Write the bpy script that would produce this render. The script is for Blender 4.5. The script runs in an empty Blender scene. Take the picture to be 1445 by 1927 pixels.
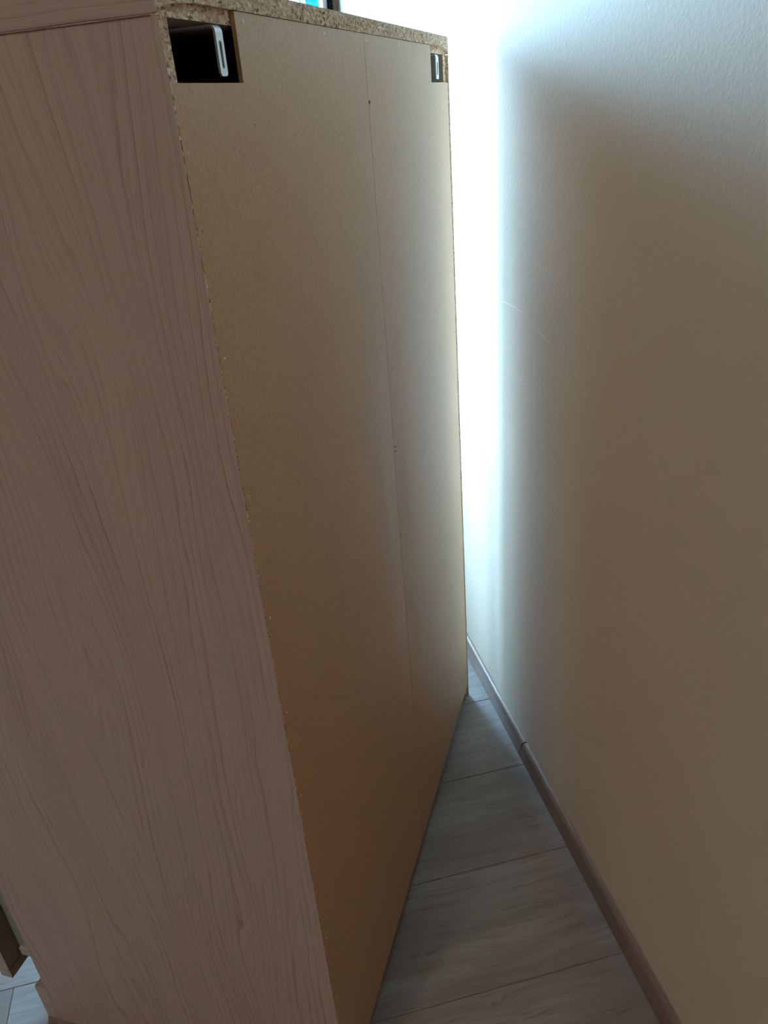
import bpy, bmesh, math, random
from mathutils import Matrix, Vector
import numpy as np

SC = bpy.context.scene
COL = SC.collection
random.seed(7)

# ------------------------------------------------------------------ camera
# camera matrix solved from the photograph's vanishing points (rows: right, down, forward)
ROWS = [[-0.2221242751796398, -0.9720806154455813, -0.07563123330251634],
        [-0.4384639594426398, 0.16887106648798428, -0.8827411393908714],
        [0.8708674770858094, -0.16291666574709535, -0.46373267878816393]]
CAM = (-0.5450689, -0.00574968, 1.13626642)
r, d, f = [Vector(v).normalized() for v in ROWS]
cd = bpy.data.cameras.new('camera')
cam = bpy.data.objects.new('camera', cd)
COL.objects.link(cam)
M = Matrix.Identity(4)
for i in range(3):
    M[i][0] = r[i]; M[i][1] = -d[i]; M[i][2] = -f[i]; M[i][3] = CAM[i]
cam.matrix_world = M
cd.sensor_fit = 'VERTICAL'
cd.sensor_height = 24.0
cd.lens = 24.0 * 1461.75 / 1927.0
cd.clip_start = 0.01
SC.camera = cam

# ------------------------------------------------------------------ world, light, exposure
SC.view_settings.view_transform = 'Standard'
SC.view_settings.look = 'None'
SC.view_settings.gamma = 1.0
SC.view_settings.use_curve_mapping = False
SC.view_settings.exposure = 0.0
SC.cycles.use_denoising = True
SC.cycles.max_bounces = 14
SC.cycles.diffuse_bounces = 8
SC.cycles.glossy_bounces = 4
SC.cycles.transparent_max_bounces = 12
SC.cycles.caustics_reflective = False
SC.cycles.caustics_refractive = False

SKY = 80.0
w = bpy.data.worlds.new('sky')
SC.world = w
w.use_nodes = True
wn = w.node_tree.nodes
bg = wn['Background']
bg.inputs['Color'].default_value = (0.40, 0.68, 1.0, 1)
bg.inputs['Strength'].default_value = SKY

# room extents (x runs along the plastered wall on the right, y points away from it)
FAR_X = 1.80
REAR_X = -2.60
WALL_Y = -0.4366
LEFT_Y = 3.10
CEIL = 2.50
WIN = dict(y0=-0.416, y1=0.76, z0=0.52, z1=1.82)

pl = bpy.data.lights.new('window_daylight', 'AREA')
pl.shape = 'RECTANGLE'
pl.size = WIN['y1'] - WIN['y0']
pl.size_y = WIN['z1'] - WIN['z0']
pl.cycles.is_portal = True
po = bpy.data.objects.new('window_daylight', pl)
po.location = (FAR_X + 0.16, (WIN['y0'] + WIN['y1']) / 2, (WIN['z0'] + WIN['z1']) / 2)
po.rotation_euler = (math.radians(90), 0, math.radians(90))     # shines towards -x
COL.objects.link(po)

# added warm fill light under the ceiling behind the viewer
FILL_POS = (-1.5, 1.6, 2.30)
FILL_W = 14.5

# ------------------------------------------------------------------ material helpers
def new_mat(name):
    m = bpy.data.materials.new(name)
    m.use_nodes = True
    nt = m.node_tree
    return m, nt, nt.nodes['Principled BSDF']

class N:
    """tiny helper for building node graphs"""
    def __init__(s, nt): s.nt = nt
    def n(s, t, **kw):
        x = s.nt.nodes.new(t)
        for k, v in kw.items():
            if k.startswith('i_'): x.inputs[k[2:].replace('_', ' ')].default_value = v
            else: setattr(x, k, v)
        return x
    def l(s, a, b): s.nt.links.new(a, b)
    def math(s, op, a, b=None, c=None):
        x = s.nt.nodes.new('ShaderNodeMath'); x.operation = op
        for i, v in enumerate((a, b, c)):
            if v is None: continue
            if isinstance(v, (int, float)): x.inputs[i].default_value = v
            else: s.l(v, x.inputs[i])
        return x.outputs[0]
    def noise(s, vec, scale, detail=3, rough=.55, dist=0.0):
        x = s.nt.nodes.new('ShaderNodeTexNoise')
        x.inputs['Scale'].default_value = scale
        x.inputs['Detail'].default_value = detail
        x.inputs['Roughness'].default_value = rough
        x.inputs['Distortion'].default_value = dist
        if vec is not None: s.l(vec, x.inputs['Vector'])
        return x.outputs['Fac']
    def mapv(s, vec, scale=(1, 1, 1), loc=(0, 0, 0)):
        x = s.nt.nodes.new('ShaderNodeMapping')
        x.inputs['Scale'].default_value = scale
        x.inputs['Location'].default_value = loc
        s.l(vec, x.inputs['Vector'])
        return x.outputs[0]
    def ramp(s, fac, stops, interp='LINEAR'):
        x = s.nt.nodes.new('ShaderNodeValToRGB')
        x.color_ramp.interpolation = interp
        e = x.color_ramp.elements
        while len(e) < len(stops): e.new(.5)
        for i, (p, c) in enumerate(stops):
            e[i].position = p
            e[i].color = (c, c, c, 1) if isinstance(c, (int, float)) else (*c, 1)
        s.l(fac, x.inputs['Fac'])
        return x.outputs['Color']
    def mix(s, fac, a, b, mode='MIX'):
        x = s.nt.nodes.new('ShaderNodeMix'); x.data_type = 'RGBA'; x.blend_type = mode
        for sock, v in ((x.inputs[0], fac), (x.inputs[6], a), (x.inputs[7], b)):
            if isinstance(v, (int, float)): sock.default_value = v
            elif isinstance(v, tuple): sock.default_value = (*v, 1)
            else: s.l(v, sock)
        return x.outputs[2]
    def bump(s, h, strength, dist, bsdf):
        x = s.nt.nodes.new('ShaderNodeBump')
        x.inputs['Strength'].default_value = strength
        x.inputs['Distance'].default_value = dist
        s.l(h, x.inputs['Height'])
        s.l(x.outputs[0], bsdf.inputs['Normal'])
    def sep(s, v):
        x = s.nt.nodes.new('ShaderNodeSeparateXYZ'); s.l(v, x.inputs[0]); return x.outputs
    def comb(s, a, b, c):
        x = s.nt.nodes.new('ShaderNodeCombineXYZ')
        for i, v in enumerate((a, b, c)):
            if isinstance(v, (int, float)): x.inputs[i].default_value = v
            else: s.l(v, x.inputs[i])
        return x.outputs[0]

def oak_mat(name, along='z'):
    """white-stained oak veneer; the grain runs along the given axis of the object"""
    m, nt, b = new_mat(name)
    g = N(nt)
    tc = g.n('ShaderNodeTexCoord').outputs['Object']
    X, Y, Z = g.sep(tc)
    if along == 'z': A, B, Cc = Z, Y, X
    elif along == 'y': A, B, Cc = Y, Z, X
    else: A, B, Cc = X, Z, Y
    # broad meander of the grain along its length
    low = g.noise(g.comb(g.math('MULTIPLY', B, 6.5), g.math('MULTIPLY', A, 1.15), Cc), 1.0, 2, .45)
    tiny = g.noise(g.comb(g.math('MULTIPLY', B, 60), g.math('MULTIPLY', A, 7.0), Cc), 1.0, 2, .5)
    Bw = g.math('ADD', B, g.math('MULTIPLY', g.math('SUBTRACT', low, .5), .16))
    # growth rings: sharp on one side, fading on the other, bent by the slow meander
    ring = g.math('FRACT', g.math('ADD', g.math('MULTIPLY', Bw, 118), g.math('MULTIPLY', tiny, 1.6)))
    ringc = g.ramp(ring, [(0.0, 0.0), (0.05, 1.0), (0.16, .45), (0.5, 0.0)])
    ring2 = g.math('FRACT', g.math('ADD', g.math('MULTIPLY', Bw, 331), g.math('MULTIPLY', tiny, 3.0)))
    ringf = g.ramp(ring2, [(0.0, 0.0), (0.10, 1.0), (0.45, 0.0)])
    fine = g.noise(g.comb(g.math('MULTIPLY', Bw, 420), g.math('MULTIPLY', A, 6.0), 0.0), 1.0, 3, .6)
    broad = g.noise(g.comb(g.math('MULTIPLY', Bw, 15), g.math('MULTIPLY', A, .9), 7.0), 1.0, 2, .5)
    gate = g.ramp(g.noise(g.comb(g.math('MULTIPLY', Bw, 75), g.math('MULTIPLY', A, 2.6), 21.0), 1.0, 2, .5), [(.40, 0.0), (.66, 1.0)])
    pores = g.math('MULTIPLY', ringc, g.math('ADD', g.math('MULTIPLY', gate, .85), .15))
    base = g.mix(g.ramp(broad, [(.3, 0.0), (.7, 1.0)]), (0.550, 0.435, 0.375), (0.605, 0.490, 0.415))
    base = g.mix(g.math('MULTIPLY', pores, .74), base, (0.30, 0.215, 0.165))
    base = g.mix(g.math('MULTIPLY', ringf, .20), base, (0.30, 0.22, 0.175))
    base = g.mix(g.math('MULTIPLY', g.ramp(fine, [(0.36, 1.0), (0.50, 0.0)]), .16), base, (0.32, 0.24, 0.19))
    g.l(base, b.inputs['Base Color'])
    b.inputs['Roughness'].default_value = .5
    b.inputs['Specular IOR Level'].default_value = .35
    g.bump(g.math('ADD', g.math('MULTIPLY', pores, -1.0), g.math('MULTIPLY', fine, .5)), .25, .0006, b)
    return m

def chip_mat():
    m, nt, b = new_mat('raw_particleboard')
    g = N(nt)
    tc = g.n('ShaderNodeTexCoord').outputs['Object']
    v1 = g.n('ShaderNodeTexVoronoi', feature='F1'); v1.inputs['Scale'].default_value = 1.0
    v1.inputs['Randomness'].default_value = 1.0
    warp = g.n('ShaderNodeTexNoise'); warp.inputs['Scale'].default_value = 210
    g.l(tc, warp.inputs['Vector'])
    sc = g.mapv(tc, (250, 250, 460))
    add = g.n('ShaderNodeVectorMath', operation='ADD'); g.l(sc, add.inputs[0])
    scw = g.n('ShaderNodeVectorMath', operation='SCALE'); scw.inputs['Scale'].default_value = 2.2
    g.l(warp.outputs['Color'], scw.inputs[0]); g.l(scw.outputs[0], add.inputs[1])
    g.l(add.outputs[0], v1.inputs['Vector'])
    s = g.sep(v1.outputs['Color'])
    col = g.ramp(s[0], [(0, (0.25, 0.14, 0.085)), (.14, (0.50, 0.335, 0.215)), (.6, (0.73, 0.51, 0.345)), (.86, (0.79, 0.57, 0.41)), (1, (0.97, 0.80, 0.65))])
    pits = g.noise(g.mapv(tc, (240, 240, 330)), 1.0, 3, .6)
    pit = g.ramp(pits, [(.34, 1.0), (.42, 0.0)])
    big = g.ramp(g.noise(g.mapv(tc, (60, 60, 60)), 1.0, 2, .5), [(.35, 0.0), (.62, 1.0)])
    pit = g.math('MULTIPLY', pit, big)
    col = g.mix(pit, col, (0.08, 0.04, 0.025))
    g.l(col, b.inputs['Base Color'])
    b.inputs['Roughness'].default_value = .85
    b.inputs['Specular IOR Level'].default_value = .15
    g.bump(g.math('SUBTRACT', g.math('MULTIPLY', s[1], .4), pit), .7, .0010, b)
    return m

def fibre_mat():
    """brown hardboard of the back panel"""
    m, nt, b = new_mat('brown_fibreboard')
    g = N(nt)
    tc = g.n('ShaderNodeTexCoord').outputs['Object']
    n1 = g.noise(tc, 420, 3, .7)
    n2 = g.noise(tc, 5, 4, .6)
    n3 = g.noise(g.mapv(tc, (900, 900, 350)), 1, 2, .6)
    spots = g.ramp(g.noise(tc, 150, 2, .5), [(.235, 1.0), (.262, 0.0)])
    light = g.ramp(g.noise(g.mapv(tc, (260, 260, 130), (3, 1, 8)), 1, 2, .5), [(.73, 0.0), (.77, 1.0)])
    base = g.mix(g.ramp(n2, [(.3, 0.0), (.7, 1.0)]), (0.635, 0.375, 0.205), (0.685, 0.412, 0.238))
    base = g.mix(g.math('MULTIPLY', g.ramp(n1, [(.35, 1.0), (.62, 0.0)]), .42), base, (0.36, 0.235, 0.13))
    base = g.mix(g.math('MULTIPLY', g.ramp(n3, [(.55, 0.0), (.75, 1.0)]), .16), base, (0.56, 0.44, 0.30))
    base = g.mix(g.math('MULTIPLY', light, .35), base, (0.62, 0.50, 0.36))
    base = g.mix(g.math('MULTIPLY', spots, .55), base, (0.12, 0.07, 0.04))
    g.l(base, b.inputs['Base Color'])
    b.inputs['Roughness'].default_value = .42
    b.inputs['Specular IOR Level'].default_value = .28
    g.bump(n1, .08, .0006, b)
    return m

def wall_mat(name, col, rough=.75, bump=.35):
    m, nt, b = new_mat(name)
    g = N(nt)
    geo = g.n('ShaderNodeNewGeometry').outputs['Position']
    a = g.noise(geo, 420, 2, .5)
    c = g.noise(geo, 165, 3, .55)
    h = g.math('ADD', g.math('MULTIPLY', a, .5), c)
    tone = g.noise(geo, 2.0, 3, .5)
    cc = g.mix(g.ramp(tone, [(.3, 0.0), (.7, 1.0)]), tuple(x * .985 for x in col), tuple(min(1, x * 1.01) for x in col))
    g.l(cc, b.inputs['Base Color'])
    b.inputs['Roughness'].default_value = rough
    b.inputs['Specular IOR Level'].default_value = .25
    g.bump(h, bump, .0010, b)
    return m

def plank_mat():
    m, nt, b = new_mat('grey_oak_laminate')
    g = N(nt)
    geo = g.n('ShaderNodeNewGeometry').outputs['Position']
    rnd = g.n('ShaderNodeObjectInfo').outputs['Random']
    X, Y, Z = g.sep(geo)
    # knots, placed where the photographed boards have them
    ex = g.math('SUBTRACT', X, 0.0)
    wob = g.noise(g.comb(g.math('MULTIPLY', X, 12), g.math('MULTIPLY', Y, 4), g.math('MULTIPLY', rnd, 9)), 1, 3, .5)
    Xw = g.math('ADD', X, g.math('MULTIPLY', g.math('SUBTRACT', wob, .5), .028))
    field = None; dark = None
    for kx, ky, w_, l_ in ((.170, -.128, .0045, .013), (.169, -.153, .005, .012), (.072, -.219, .004, .008), (.150, -.30, .016, .05)):
        dx = g.math('DIVIDE', g.math('SUBTRACT', X, kx), w_)
        dy = g.math('DIVIDE', g.math('SUBTRACT', Y, ky), l_)
        r2 = g.math('ADD', g.math('MULTIPLY', dx, dx), g.math('MULTIPLY', dy, dy))
        k = g.math('DIVIDE', 1.0, g.math('ADD', 1.0, g.math('MULTIPLY', r2, .20)))
        field = k if field is None else g.math('MAXIMUM', field, k)
        if w_ < .015:
            dk = g.ramp(g.math('ADD', r2, g.math('MULTIPLY', wob, .6)), [(.35, 1.0), (1.0, 0.0)])
            dark = dk if dark is None else g.math('MAXIMUM', dark, dk)
    Xk = g.math('ADD', Xw, g.math('MULTIPLY', field, .018))
    seed = g.math('MULTIPLY', rnd, 40.0)
    fine = g.noise(g.comb(g.math('MULTIPLY', Xk, 330), g.math('MULTIPLY', Y, 14), seed), 1, 3, .6)
    mid = g.noise(g.comb(g.math('MULTIPLY', Xk, 85), g.math('MULTIPLY', Y, 5), seed), 1, 4, .6)
    broad = g.noise(g.comb(g.math('MULTIPLY', Xw, 16), g.math('MULTIPLY', Y, 3.0), seed), 1, 3, .5)
    base = g.mix(g.ramp(broad, [(.3, 0.0), (.7, 1.0)]), (0.325, 0.292, 0.268), (0.44, 0.41, 0.385))
    base = g.mix(g.math('MULTIPLY', g.ramp(mid, [(.38, 1.0), (.58, 0.0)]), .45), base, (0.25, 0.215, 0.195))
    base = g.mix(g.math('MULTIPLY', g.ramp(fine, [(.38, 1.0), (.52, 0.0)]), .35), base, (0.22, 0.19, 0.17))
    base = g.mix(g.math('MULTIPLY', dark, .55), base, (0.16, 0.105, 0.085))
    base = g.mix(g.math('MULTIPLY', g.math('SUBTRACT', rnd, .5), .2), base, (0.5, 0.45, 0.42))
    patch = g.noise(g.comb(g.math('MULTIPLY', X, 9), g.math('MULTIPLY', Y, 3.2), g.math('ADD', seed, 5.0)), 1, 3, .55)
    base = g.mix(g.math('MULTIPLY', g.ramp(patch, [(.42, 0.0), (.68, 1.0)]), .55), base, (0.27, 0.208, 0.178))
    streak = g.noise(g.comb(g.math('MULTIPLY', Xk, 150), g.math('MULTIPLY', Y, 11), g.math('ADD', seed, 2.0)), 1, 3, .6)
    base = g.mix(g.math('MULTIPLY', g.ramp(streak, [(.62, 0.0), (.70, 1.0)]), .5), base, (0.17, 0.135, 0.115))
    g.l(base, b.inputs['Base Color'])
    b.inputs['Roughness'].default_value = .45
    b.inputs['Specular IOR Level'].default_value = .4
    g.bump(g.math('ADD', mid, g.math('MULTIPLY', fine, .6)), .22, .0007, b)
    return m

def skirt_mat():
    m, nt, b = new_mat('taupe_skirting_foil')
    g = N(nt)
    geo = g.n('ShaderNodeNewGeometry').outputs['Position']
    n = g.noise(g.mapv(geo, (9, 240, 240)), 1, 3, .6)
    n2 = g.noise(g.mapv(geo, (3, 70, 70)), 1, 3, .5)
    c = g.mix(g.ramp(n, [(.35, 0.0), (.65, 1.0)]), (0.285, 0.205, 0.16), (0.35, 0.26, 0.21))
    c = g.mix(g.math('MULTIPLY', g.ramp(n2, [(.35, 1.0), (.6, 0.0)]), .4), c, (0.24, 0.175, 0.14))
    g.l(c, b.inputs['Base Color'])
    b.inputs['Roughness'].default_value = .32
    return m

def plain(name, col, rough=.5, metal=0.0, var=.06, scale=60):
    m, nt, b = new_mat(name)
    g = N(nt)
    tc = g.n('ShaderNodeTexCoord').outputs['Object']
    n = g.noise(tc, scale, 3, .55)
    c = g.mix(g.ramp(n, [(.3, 0.0), (.7, 1.0)]), tuple(x * (1 - var) for x in col), tuple(min(1, x * (1 + var)) for x in col))
    g.l(c, b.inputs['Base Color'])
    b.inputs['Roughness'].default_value = rough
    b.inputs['Metallic'].default_value = metal
    return m

def glass_mat():
    m = bpy.data.materials.new('window_glass'); m.use_nodes = True
    nt = m.node_tree; nt.nodes.clear(); g = N(nt)
    out = g.n('ShaderNodeOutputMaterial')
    tr = g.n('ShaderNodeBsdfTransparent'); tr.inputs['Color'].default_value = (.95, .98, .97, 1)
    gl = g.n('ShaderNodeBsdfGlossy'); gl.inputs['Roughness'].default_value = .02
    fr = g.n('ShaderNodeFresnel'); fr.inputs['IOR'].default_value = 1.45
    mx = g.n('ShaderNodeMixShader')
    g.l(fr.outputs[0], mx.inputs[0]); g.l(tr.outputs[0], mx.inputs[1]); g.l(gl.outputs[0], mx.inputs[2])
    g.l(mx.outputs[0], out.inputs[0])
    return m

OAK_Z = oak_mat('stained_oak_veneer_upright', 'z')
OAK_Y = oak_mat('stained_oak_veneer_lengthwise', 'y')
OAK_X = oak_mat('stained_oak_veneer_crosswise', 'x')
CHIP = chip_mat()
FIBRE = fibre_mat()
WALL = wall_mat('cream_plaster', (0.81, 0.735, 0.61))
WALL_FAR = wall_mat('shade_toned_plaster_far', (0.30, 0.22, 0.16))  # darker brown puts the backlit strip's shade into its colour
WALL_TAN = wall_mat('tan_wallpaper', (0.40, 0.26, 0.15))
CEILING = wall_mat('ceiling_paint', (0.70, 0.57, 0.43))
PLANK = plank_mat()
SKIRT = skirt_mat()
UNDER = plain('dark_underlay', (0.05, 0.045, 0.04), .9)
ZINC = plain('zinc_plated_steel', (0.72, 0.76, 0.76), .42, .55)
PIN = plain('nail_steel', (0.90, 0.84, 0.76), .6, 0)
RUST = plain('dark_nail', (0.10, 0.06, 0.05), .6)
PVC = plain('white_window_plastic', (0.82, 0.84, 0.85), .35)
GASKET = plain('dark_blue_gasket', (0.010, 0.014, 0.022), .9)
GASKET.node_tree.nodes['Principled BSDF'].inputs['Specular IOR Level'].default_value = 0.05
GREY = plain('grey_drawer_foil', (0.40, 0.41, 0.39), .5)
RUNNER = plain('pale_grey_runner', (0.55, 0.56, 0.50), .4)
INNER = plain('brown_raw_board', (0.27, 0.185, 0.115), .7, 0, .12, 200)
GLASS = glass_mat()
PAVING = plain('outdoor_paving', (0.30, 0.29, 0.27), .9, 0, .1, 3)
TEAL = plain('teal_cladding', (0.0001, 0.0215, 0.0260), .9, 0, .25, .5)
TEAL.node_tree.nodes['Principled BSDF'].inputs['Specular IOR Level'].default_value = 0.0
PALE = plain('pale_render', (0.27, 0.255, 0.235), .9, 0, .05, .8)
NAVY = plain('navy_cladding', (0.003, 0.008, 0.014), .5)

# ------------------------------------------------------------------ geometry helpers
def link(name, bm, mats, parent=None, kind=None, loc=(0, 0, 0)):
    me = bpy.data.meshes.new(name)
    bm.normal_update()
    bm.to_mesh(me); bm.free()
    for m in (mats if isinstance(mats, (list, tuple)) else [mats]): me.materials.append(m)
    o = bpy.data.objects.new(name, me)
    o.location = loc
    COL.objects.link(o)
    if parent: o.parent = parent
    if kind: o['kind'] = kind
    return o

def box(bm, lo, hi, bevel=0.0, seg=1, mi=0):
    vs = [bm.verts.new((x, y, z)) for x in (lo[0], hi[0]) for y in (lo[1], hi[1]) for z in (lo[2], hi[2])]
    idx = [(0, 1, 3, 2), (4, 6, 7, 5), (0, 4, 5, 1), (2, 3, 7, 6), (0, 2, 6, 4), (1, 5, 7, 3)]
    fs = [bm.faces.new([vs[i] for i in q]) for q in idx]
    for fc in fs: fc.material_index = mi
    if bevel > 0:
        es = list({e for fc in fs for e in fc.edges})
        bmesh.ops.bevel(bm, geom=es, offset=bevel, segments=seg, affect='EDGES', profile=.5)
    return fs

def prism(bm, pts, axis, a, b, mi=0):
    """extrude polygon pts (2-D) along axis 'x','y','z' from a to b"""
    def P(u, v, t):
        return {'x': (t, u, v), 'y': (u, t, v), 'z': (u, v, t)}[axis]
    v0 = [bm.verts.new(P(u, v, a)) for u, v in pts]
    v1 = [bm.verts.new(P(u, v, b)) for u, v in pts]
    fs = [bm.faces.new(v0), bm.faces.new(list(reversed(v1)))]
    n = len(pts)
    for i in range(n):
        j = (i + 1) % n
        fs.append(bm.faces.new((v0[j], v0[i], v1[i], v1[j])))
    for fc in fs: fc.material_index = mi
    bmesh.ops.recalc_face_normals(bm, faces=fs)
    return fs

def empty(name, loc=(0, 0, 0), rz=0.0, kind=None):
    o = bpy.data.objects.new(name, None)
    o.location = loc; o.rotation_euler = (0, 0, rz)
    o.empty_display_size = .05
    COL.objects.link(o)
    if kind: o['kind'] = kind
    return o

# ------------------------------------------------------------------ room shell
T = .16
def slab(name, lo, hi, mat, label=None):
    bm = bmesh.new(); box(bm, lo, hi)
    o = link(name, bm, mat, kind='structure')
    if label: o['label'] = label
    return o

slab('wall_right', (REAR_X - T, WALL_Y - T, -.05), (FAR_X + T, WALL_Y, CEIL), WALL, 'cream textured plaster wall on the right')
slab('wall_left', (REAR_X - T, LEFT_Y, -.05), (FAR_X + T, LEFT_Y + T, CEIL), WALL_TAN, 'tan papered wall across the room')
slab('wall_rear', (REAR_X - T, WALL_Y, -.05), (REAR_X, LEFT_Y, CEIL), WALL_TAN, 'tan papered wall behind the viewer')
slab('ceiling', (REAR_X - T, WALL_Y - T, CEIL), (FAR_X + T, LEFT_Y + T, CEIL + .1), CEILING, 'off-white ceiling')
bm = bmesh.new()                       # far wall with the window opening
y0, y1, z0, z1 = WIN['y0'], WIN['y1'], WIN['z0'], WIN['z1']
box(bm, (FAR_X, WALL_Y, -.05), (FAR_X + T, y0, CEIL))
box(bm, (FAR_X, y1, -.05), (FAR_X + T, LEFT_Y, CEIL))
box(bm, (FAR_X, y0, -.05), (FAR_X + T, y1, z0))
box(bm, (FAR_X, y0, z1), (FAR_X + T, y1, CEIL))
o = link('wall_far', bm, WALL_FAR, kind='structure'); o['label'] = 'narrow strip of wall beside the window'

win = empty('window_1', (FAR_X, (y0 + y1) / 2, z0), kind='structure')
win['label'] = 'white plastic framed window glimpsed above the furniture top'
def wpart(name, parts, mat, parent=win):
    bm = bmesh.new()
    for lo, hi in parts:
        box(bm, tuple(a - b for a, b in zip(lo, win.location)), tuple(a - b for a, b in zip(hi, win.location)), .0015)
    return link(name, bm, mat, parent)
fx0, fx1 = FAR_X + .012, FAR_X + .07
wpart('window_frame', [((fx0, y0 + .004, z0), (fx1, y0 + .016, z1)), ((fx0, y1 - .05, z0), (fx1, y1, z1)),
                       ((fx0, y0 + .016, z0), (fx1, y1 - .05, z0 + .05)), ((fx0, y0 + .016, z1 - .05), (fx1, y1 - .05, z1))], PVC)
wpart('gasket', [((FAR_X - .004, y0 - .008, z0), (fx1, y0 + .004, z1))], GASKET)
wpart('pane', [((FAR_X + .040, y0 + .016, z0 + .05), (FAR_X + .044, y1 - .05, z1 - .05))], GLASS)
wpart('mullion', [((fx0 + .004, .07, z0 + .05), (fx1, .12, z1 - .05))], PVC)
wpart('window_sill', [((FAR_X - .03, y0 + .005, z0 - .03), (FAR_X + .06, y1, z0 - .001))], PVC)

# floor: an underlay with every board a piece of its own
bm = bmesh.new(); box(bm, (REAR_X - T, WALL_Y - T, -.05), (FAR_X + T, LEFT_Y + T, -.010))
floor = link('floor', bm, UNDER, kind='structure')
floor['label'] = 'grey oak laminate boards running across the gap'
PW, PX = .1934, .6728
GAP = .0006
PL = 1.285
joint = {}
def plank(xa, xb, ya, yb):
    bm = bmesh.new()
    box(bm, (xa + GAP / 2, ya + GAP / 2, -.009), (xb - GAP / 2, yb - GAP / 2, 0.0), .0008)
    for fc in bm.faces: fc.smooth = False
    link('plank', bm, PLANK, floor)
k0 = math.floor((REAR_X - PX) / PW); k1 = math.ceil((FAR_X - PX) / PW)
offs = {-2: .468, -1: .17, 0: .80, 1: .35, -3: .22, -4: .65, -5: .30, 2: .7}
for k in range(k0, k1):
    # board k covers x from PX+(k-1)*PW+... ; index so that k=-2 holds the visible end joint
    xa = PX + (k - 1) * PW; xb = xa + PW
    j = offs.get(k, random.uniform(.1, 1.3))
    if k == -2: j = .468
    ys = []
    y = j
    while y > WALL_Y: y -= PL
    ys = [max(y, WALL_Y)]
    y += PL
    while y < LEFT_Y: ys.append(y); y += PL
    ys.append(LEFT_Y)
    for a, b_ in zip(ys, ys[1:]):
        if b_ - a > .02: plank(max(xa, REAR_X), min(xb, FAR_X), a, b_)

# skirting on the right wall, two lengths meeting in a slanted joint
sk = empty('baseboard_right', (0, WALL_Y, 0), kind='structure')
sk['label'] = 'low taupe wood-look skirting board along the cream wall'
SH, ST = .046, .0102
def skirting(xa_b, xa_t, xb_b, xb_t):
    bm = bmesh.new()
    prof = [(0, 0), (ST, 0), (ST, SH - .010)]
    for i in range(1, 7):
        a = i / 6 * math.pi / 2
        prof.append((ST - .0075 * (1 - math.cos(a)), SH - .010 + .010 * math.sin(a)))
    prof.append((0, SH))
    rows = []
    for (xb_, xt_) in ((xa_b, xa_t), (xb_b, xb_t)):
        rows.append([bm.verts.new((xb_ + (xt_ - xb_) * v / SH, u, v)) for u, v in prof])
    n = len(prof)
    for i in range(n):
        q = (i + 1) % n
        bm.faces.new((rows[0][i], rows[0][q], rows[1][q], rows[1][i]))
    bm.faces.new(rows[0]); bm.faces.new(rows[1][::-1])
    bmesh.ops.recalc_face_normals(bm, faces=bm.faces)
    for fc in bm.faces: fc.smooth = False
    link('skirting_board', bm, SKIRT, sk)
skirting(REAR_X, REAR_X, .5045, .4865)
skirting(.5072, .4892, FAR_X, FAR_X)

# fine plaster crack catching the light and scuff marks lower down on the wall
def tube(bm, pts, rad, n=5):
    rings = []
    for i, p in enumerate(pts):
        p = Vector(p)
        a = Vector(pts[max(i - 1, 0)]); b_ = Vector(pts[min(i + 1, len(pts) - 1)])
        t = (b_ - a).normalized(); u = t.cross(Vector((0, 1, 0))).normalized(); v = t.cross(u)
        rr = rad * (0.25 if i in (0, len(pts) - 1) else 1)
        rings.append([bm.verts.new(p + rr * (math.cos(2 * math.pi * k / n) * u + math.sin(2 * math.pi * k / n) * v)) for k in range(n)])
    for a, b_ in zip(rings, rings[1:]):
        for k in range(n): bm.faces.new((a[k], a[(k + 1) % n], b_[(k + 1) % n], b_[k]))

wr = bpy.data.objects['wall_right']
bm = bmesh.new()
tube(bm, [(x, WALL_Y, z) for x, z in ((.84, .868), (.80, .857), (.74, .851), (.69, .846), (.646, .850), (.60, .852), (.55, .853), (.523, .851), (.48, .842), (.43, .830))], .0005)
link('plaster_crack', bm, WALL, wr)

# ------------------------------------------------------------------ the chest of drawers
ANG = -0.5084
chest = empty('chest_of_drawers', (0, 0, 0), ANG)
chest['label'] = 'tall pale oak-veneered chest of drawers standing askew to the wall, raw brown back showing'
chest['category'] = 'chest of drawers'
W, D, H = .80, .4497, 1.2142
TT = .0222          # top board
ZB = H - TT         # underside of the top board
TH = .0180          # side boards
RB = .0045          # depth of the rebate that takes the back panels
ZR = 1.2008         # upper edge of the rebate

def ragged(bm, x0, x1, ya, yb, za, zb, n, seed, mi=1):
    """side board lip: a strip of raw chipboard whose inner edge is torn"""
    rnd = random.Random(seed)
    zs = [za + (zb - za) * i / n for i in range(n + 1)]
    outer0 = [bm.verts.new((x0, ya, z)) for z in zs]
    outer1 = [bm.verts.new((x0, yb, z)) for z in zs]
    jit = [rnd.uniform(-.0015, .0004) if rnd.random() < .55 else 0.0 for _ in zs]
    inner0 = [bm.verts.new((x1 + (j if x1 > x0 else -j), ya + abs(j) * .4, z)) for j, z in zip(jit, zs)]
    inner1 = [bm.verts.new((x1, yb, z)) for z in zs]
    fs = []
    for i in range(n):
        fs.append(bm.faces.new((outer0[i], inner0[i], inner0[i + 1], outer0[i + 1])))
        fs.append(bm.faces.new((inner0[i], inner1[i], inner1[i + 1], inner0[i + 1])))
        fs.append(bm.faces.new((outer1[i], outer0[i], outer0[i + 1], outer1[i + 1])))
        fs.append(bm.faces.new((inner1[i], outer1[i], outer1[i + 1], inner1[i + 1])))
    fs.append(bm.faces.new((outer0[0], outer1[0], inner1[0], inner0[0])))
    fs.append(bm.faces.new((outer0[-1], inner0[-1], inner1[-1], outer1[-1])))
    bmesh.ops.recalc_face_normals(bm, faces=fs)
    for fc in fs: fc.material_index = mi

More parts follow.
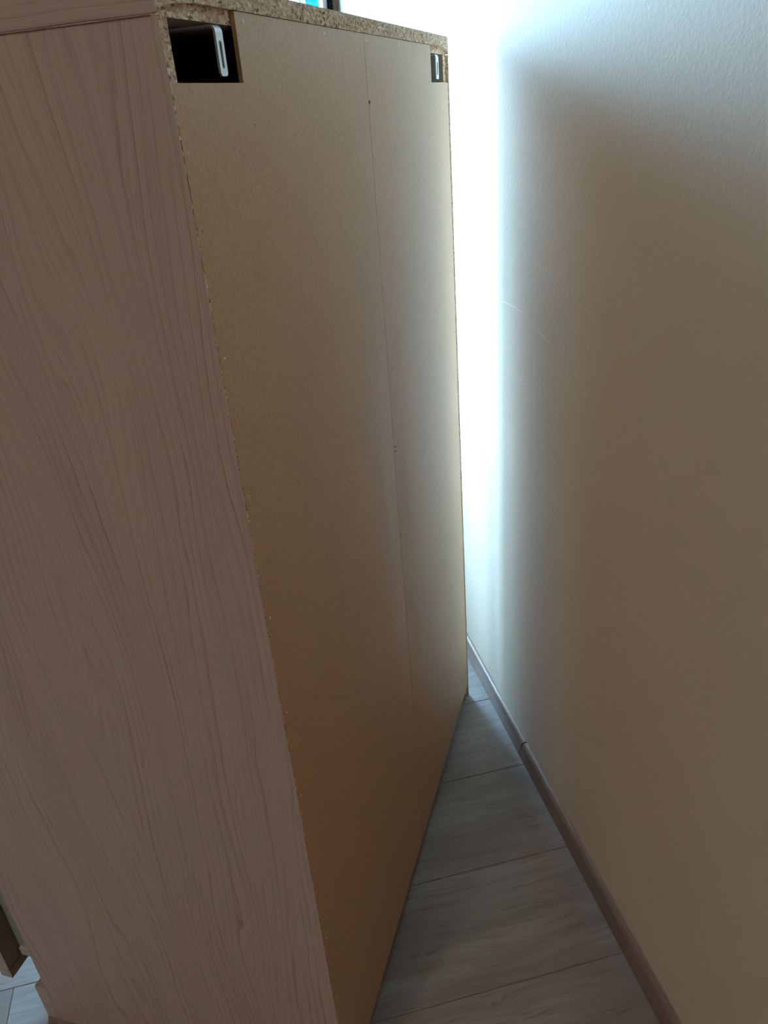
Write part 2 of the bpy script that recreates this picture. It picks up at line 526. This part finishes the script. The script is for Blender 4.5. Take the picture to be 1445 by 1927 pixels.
def side_panel(x_out, x_in, seed):
    s = 1 if x_in > x_out else -1
    bm = bmesh.new()
    lo = (min(x_out, x_in), RB, 0); hi = (max(x_out, x_in), D, ZB - .0001)
    inner_lo = (lo[0] + .0012, lo[1], lo[2]) if s > 0 else lo
    inner_hi = hi if s > 0 else (hi[0] - .0012, hi[1], hi[2])
    a, b_ = sorted((x_out, x_out + s * .0012))
    box(bm, (a, RB, 0), (b_, D, ZB - .0015), .0004, 1)      # veneered face, eased along its upper edge
    fs = box(bm, inner_lo, inner_hi)
    for fc in fs:
        if abs(fc.normal.y) > .5 or fc.calc_center_median().y < RB + 1e-4: fc.material_index = 1
    # raw lip behind the veneer face, then a paper-thin veneer skin flush with the outside
    ragged(bm, x_out + s * .0005, x_out + s * .0032, 0.0004, RB, 0, ZB - .0001, 420, seed)
    a, b_ = sorted((x_out, x_out + s * .0005))
    box(bm, (a, 0, 0), (b_, RB, ZB - .0001), 0, 1, 0)
    return link('side_panel', bm, [OAK_Z, CHIP], chest)
side_panel(0, TH, 3)
side_panel(W, W - TH, 5)

# top board: veneered box, raw back edge, round-ended rebate
bm = bmesh.new()
fs = box(bm, (0, RB, ZB), (W, D + .019, H))
for fc in fs:
    if fc.calc_center_median().y < RB + 1e-4: fc.material_index = 1
def lip_z(x):
    e = min(x, W - x)
    if e > .062: return ZR
    t = max(0.0, (.062 - e)) / .062
    return ZB + .0005 + (ZR - ZB - .0005) * math.sqrt(max(0, 1 - t * t))
xs = [0, .0015, .003, .005, .008, .012, .017, .023, .03, .038, .047, .056, .064]
xs += [.064 + (W - .128) * i / 40 for i in range(1, 40)] + [W - x for x in reversed(xs)]
pts = [(x, lip_z(x)) for x in xs]
HL = H - .0006
v0 = [bm.verts.new((x, .0, z)) for x, z in pts]; v1 = [bm.verts.new((x, RB, z)) for x, z in pts]
t0 = [bm.verts.new((x, .0, HL)) for x, z in pts]; t1 = [bm.verts.new((x, RB, HL)) for x, z in pts]
nf = []
for i in range(len(pts) - 1):
    nf.append(bm.faces.new((v0[i], v0[i + 1], t0[i + 1], t0[i])))
    nf.append(bm.faces.new((v1[i], t1[i], t1[i + 1], v1[i + 1])))
    nf.append(bm.faces.new((v0[i], v1[i], v1[i + 1], v0[i + 1])))
    nf.append(bm.faces.new((t0[i], t0[i + 1], t1[i + 1], t1[i])))
nf.append(bm.faces.new((v0[0], t0[0], t1[0], v1[0]))); nf.append(bm.faces.new((v0[-1], v1[-1], t1[-1], t0[-1])))
bmesh.ops.recalc_face_normals(bm, faces=nf)
for fc in nf: fc.material_index = 1
box(bm, (0, 0, HL), (W, RB, H), 0, 1, 0)                # veneer skin on the upper face
box(bm, (-.0005, 0, ZB + .0009), (0, D + .019, H), .0002, 1, 0)   # edge banding, near end
box(bm, (W, 0, ZB + .0009), (W + .0005, D + .019, H), .0002, 1, 0)
link('top_panel', bm, [OAK_Y, CHIP], chest)

# back panels (two hardboard sheets meeting in the middle, cut out at the upper corners)
BY0, BY1 = .0010, .0042
BZ = .031
HB = 1.1570
def sag(bm):
    """the unsupported middle of the sheets gives way a little along their joint"""
    for px in (.335, .350, .362, .372, .381, .389, .395, .406, .412, .420, .430, .442, .456):
        bmesh.ops.bisect_plane(bm, geom=bm.verts[:] + bm.edges[:] + bm.faces[:], plane_co=(px, 0, 0), plane_no=(1, 0, 0))
    for pz in (.15, .30, .45, .60, .70, .80, .90, 1.0, 1.08):
        bmesh.ops.bisect_plane(bm, geom=bm.verts[:] + bm.edges[:] + bm.faces[:], plane_co=(0, 0, pz), plane_no=(0, 0, 1))
    for v in bm.verts:
        e = max(0.0, 1 - abs(v.co.x - .4) / .066)
        t = min(1, max(0, (1.02 - v.co.z) / .35)) * min(1, max(0, (v.co.z - .04) / .2))
        v.co.y += (.0012 * t) * e * e * (3 - 2 * e)
bm = bmesh.new()
prism(bm, [(.0039, BZ), (.3995, BZ), (.3995, ZR - .0004), (.1050, ZR - .0004), (.1050, HB), (.0039, HB)], 'y', BY0, BY1)
sag(bm)
bp1 = link('back_panel', bm, FIBRE, chest)
bm = bmesh.new()
prism(bm, [(.4006, BZ), (W - .0036, BZ), (W - .0036, HB), (.6925, HB), (.6925, ZR - .0004), (.4006, ZR - .0004)], 'y', BY0 + .0001, BY1)
sag(bm)
bp2 = link('back_panel', bm, FIBRE, chest)

def nail(x, z, parent, mat=PIN, r=.0023):
    bm = bmesh.new()
    bmesh.ops.create_cone(bm, cap_ends=True, segments=10, radius1=r, radius2=r * .55, depth=.0008,
                          matrix=Matrix.Translation((x, BY0 - .0003, z)) @ Matrix.Rotation(math.radians(90), 4, 'X'))
    link('nail', bm, mat, parent)
for x in (.117, .284): nail(x, 1.195, bp1)
for x in (.406, .53, .680): nail(x, 1.1945, bp2)
for z in (1.118, .985, .875, .76, .655, .55, .44, .33, .22, .11): nail(.010, z, bp1, PIN, .0012)
nail(.4035, 1.139, bp2, RUST, .0020)
for z in (1.045, .87, .7485, .7425, .56, .38): nail(.4035, z, bp2, RUST if .74 < z < .75 else PIN, .0013)
for z in (1.13, 1.03, .91, .80, .68, .62, .48, .30, .15): nail(.7915, z, bp2, PIN, .0012)

# steel straps for wall fixing, screwed under the top board inside the two cut-outs
def strap(xc, wd):
    bm = bmesh.new()
    th = .0016; zt = ZB - .0004; y_out = .0022; rad = .0045; zb = 1.1612
    prof = [(.060, zt)]
    cpt = (y_out + rad, zt - rad)
    for i in range(0, 8):
        a = math.pi / 2 + i / 7 * math.pi / 2
        prof.append((cpt[0] + rad * math.cos(a), cpt[1] + rad * math.sin(a)))
    # rows from inside to the bend then down, with a long slot in the drop
    s0, s1 = zt - .0095, zb + .0045
    zs = [(zt - rad - .001)]
    outer = prof
    inner = [(.060, zt - th)] + [(cpt[0] + (rad - th) * math.cos(math.pi / 2 + i / 7 * math.pi / 2), cpt[1] + (rad - th) * math.sin(math.pi / 2 + i / 7 * math.pi / 2)) for i in range(8)]
    x0, x1 = xc - wd / 2, xc + wd / 2
    poly = outer + inner[::-1]
    prism(bm, poly, 'x', x0, x1)
    # drop with slot: ring of quads
    sw = wd * .17
    n = 6
    def loop(y):
        out = []; inn = []
        c = .0018
        zt2 = zt - rad
        outp = [(x0, zt2), (x0, zb + c), (x0 + c, zb), (x1 - c, zb), (x1, zb + c), (x1, zt2)]
        slot = []
        for k in range(n + 1):
            a = math.pi * k / n
            slot.append((xc + sw * math.cos(a), s0 - sw + sw * math.sin(a)))
        for k in range(n + 1):
            a = math.pi + math.pi * k / n
            slot.append((xc + sw * math.cos(a), s1 + sw + sw * math.sin(a)))
        return [bm.verts.new((x, y, z)) for x, z in outp], [bm.verts.new((x, y, z)) for x, z in slot]
    oA, sA = loop(y_out); oB, sB = loop(y_out + th)
    fs = []
    for o_, s_ in ((oA, sA), (oB, sB)):
        m_ = n + 1
        top_i = n // 2
        # slot indices: 0..n upper arc (right to left), n+1..2n+1 lower arc (left to right)
        L = len(s_)
        fs.append(bm.faces.new([o_[0]] + [s_[top_i + i] for i in range(0, n - top_i + 1)] + [s_[n + 1], o_[1]]))
        fs.append(bm.faces.new([o_[1], s_[n + 1]] + [s_[n + 1 + i] for i in range(1, n // 2 + 1)] + [o_[2]]))
        fs.append(bm.faces.new([o_[2], s_[n + 1 + n // 2], o_[3]]))
        fs.append(bm.faces.new([o_[3]] + [s_[n + 1 + n // 2 + i] for i in range(0, n - n // 2 + 1)] + [o_[4]]))
        fs.append(bm.faces.new([o_[4], s_[L - 1], s_[0]] + [s_[i] for i in range(1, top_i + 1)] + [o_[5]]))
        fs.append(bm.faces.new([o_[5], s_[top_i], o_[0]]))
    for a, b_ in ((oA, oB), (sA, sB)):
        for i in range(len(a)):
            j = (i + 1) % len(a)
            fs.append(bm.faces.new((a[i], a[j], b_[j], b_[i])))
    bmesh.ops.recalc_face_normals(bm, faces=bm.faces)
    o = link('mounting_strap', bm, ZINC, chest)
    o['label'] = 'slotted pale steel strap bent down from the top board'
    bm = bmesh.new()
    bmesh.ops.create_uvsphere(bm, u_segments=12, v_segments=6, radius=.0032,
                              matrix=Matrix.Translation((xc, .045, zt - th)) @ Matrix.Diagonal((1, 1, .45, 1)))
    link('screw', bm, ZINC, o)
strap(.0800, .0105)
strap(.7360, .0165)

# carcass inside: plinth, bottom rail and light-stop rail
bm = bmesh.new(); box(bm, (0, D + .0002, 0), (W, D + .0192, .0710), .0004)
link('plinth', bm, OAK_X, chest)
bm = bmesh.new(); box(bm, (TH, .060, .035), (W - TH, D - .001, .050))
link('bottom_rail', bm, INNER, chest)
bm = bmesh.new(); box(bm, (TH, D - .030, 1.120), (W - TH, D - .001, ZB - .0002))  # hidden rail added to stop light leaking in above the drawers
link('light_stop_rail', bm, INNER, chest)

def drawer(x0, x1, z0_, z1_, pull, depth=.40):
    """front panel mesh with sides, back, base and runners as its sub-parts"""
    yf = D + .0010 + pull
    bm = bmesh.new()
    zg = z0_ + .0168
    fs = prism(bm, [(yf, z0_), (yf + .019, z0_), (yf + .019, z1_), (yf, z1_), (yf, zg + .0014), (yf + .004, zg + .0014), (yf + .004, zg), (yf, zg)], 'x', x0, x1)
    for fc in fs:                                   # unveneered back face with the groove for the base
        if fc.calc_center_median().y < yf + .0045 and abs(fc.normal.x) < .5: fc.material_index = 1
    fr = link('drawer', bm, [OAK_X, INNER], chest)
    zs0 = z0_ + .035
    zs1 = z1_ - .03
    xs0, xs1 = x0 + .0275 if x0 == 0 else x0 + .012, x1 - .0275 if x1 == W else x1 - .012
    for xa, xb in ((xs0, xs0 + .012), (xs1 - .012, xs1)):
        bm = bmesh.new(); box(bm, (xa, yf - depth, zs0 - .001), (xb, yf - .0001, zs1), .0003)
        link('drawer_side', bm, GREY, fr)
    bm = bmesh.new(); box(bm, (xs0 + .012, yf - depth, zs0), (xs1 - .012, yf - depth + .012, zs1))
    link('drawer_back', bm, GREY, fr)
    bm = bmesh.new(); box(bm, (xs0 + .012, yf - depth + .012, zs0), (xs1 - .012, yf - .0001, zs0 + .003))
    link('drawer_base', bm, INNER, fr)
    return fr, yf, zs0, xs0, xs1

rows = [(.0765 + .2232 * i, .0765 + .2232 * i + .2202) for i in range(5)]
for i, (a, b_) in enumerate(rows[:4]):
    pull = .0531 if i == 0 else 0.0
    fr, yf, zs0, xs0, xs1 = drawer(0.0, W, a, b_, pull)
    for s, xx in ((-1, xs0), (1, xs1)):
        # rounded runner profile hugging the lower edge of the drawer side
        bm = bmesh.new()
        xa, xb = sorted((xx + s * .0045, xx - s * .002))
        box(bm, (xa, yf - .385, zs0 - .016), (xb, yf - .0025, zs0 + .001), .0025, 3)
        link('drawer_runner', bm, RUNNER, fr)
drawer(0.0, .3985, rows[4][0], 1.1895, 0.0)
drawer(.4015, W, rows[4][0], 1.1895, 0.0)

# ------------------------------------------------------------------ unseen fill light added at the ceiling behind the viewer
fill_light = empty('ceiling_fill', (FILL_POS[0], FILL_POS[1], CEIL))
fill_light['label'] = 'added round fill light under the ceiling behind the viewer'
fill_light['category'] = 'fill_light'
bm = bmesh.new()
bmesh.ops.create_cone(bm, cap_ends=True, segments=32, radius1=.18, radius2=.18, depth=.04, matrix=Matrix.Translation((0, 0, -.021)))
link('fill_housing', bm, PVC, fill_light)
ld = bpy.data.lights.new('fill_area_light', 'AREA')
ld.shape = 'DISK'; ld.size = .34; ld.energy = FILL_W; ld.color = (1.0, .90, .86)
lo_ = bpy.data.objects.new('fill_area_light', ld); lo_.location = (0, 0, -.05); lo_.parent = fill_light
COL.objects.link(lo_)

# ------------------------------------------------------------------ outside
bm = bmesh.new(); box(bm, (FAR_X + T + .02, -60, -3.2), (90, 60, -3.0))
o = link('ground', bm, PAVING, kind='structure'); o['label'] = 'pale paving outside the window'
# clad building: its edge stands in the window just left of the frame
bld = empty('building', (22, -3.3, -3.0))
bld['label'] = 'bright cyan clad building seen through the window'
bld['category'] = 'building'
bx = 22.0 - CAM[0]
def yaz(deg): return CAM[1] + bx * math.tan(math.radians(deg))
bm = bmesh.new(); box(bm, (0, -9, 0), (5, yaz(-8.42) + 3.3, 21))
link('wall', bm, TEAL, bld)
bm = bmesh.new(); box(bm, (-.1, yaz(-8.42) + 3.3, 0), (5, yaz(-8.2) + 3.3, 21.2))
link('corner_post', bm, NAVY, bld)

sky_block = empty('building', (22, 0, -3.0))  # pale block added to hold back low-angle sky light from the room
sky_block['label'] = 'pale building added left of the cyan one to cut grazing sky light'
sky_block['category'] = 'building'
bm = bmesh.new(); box(bm, (.3, yaz(-8.2) + .01, 0), (6, 2.0, 20))
link('wall', bm, PALE, sky_block)
bm = bmesh.new(); box(bm, (.1, yaz(-8.2) + .01, 20), (6.2, 2.1, 20.3))
link('roof', bm, NAVY, sky_block)
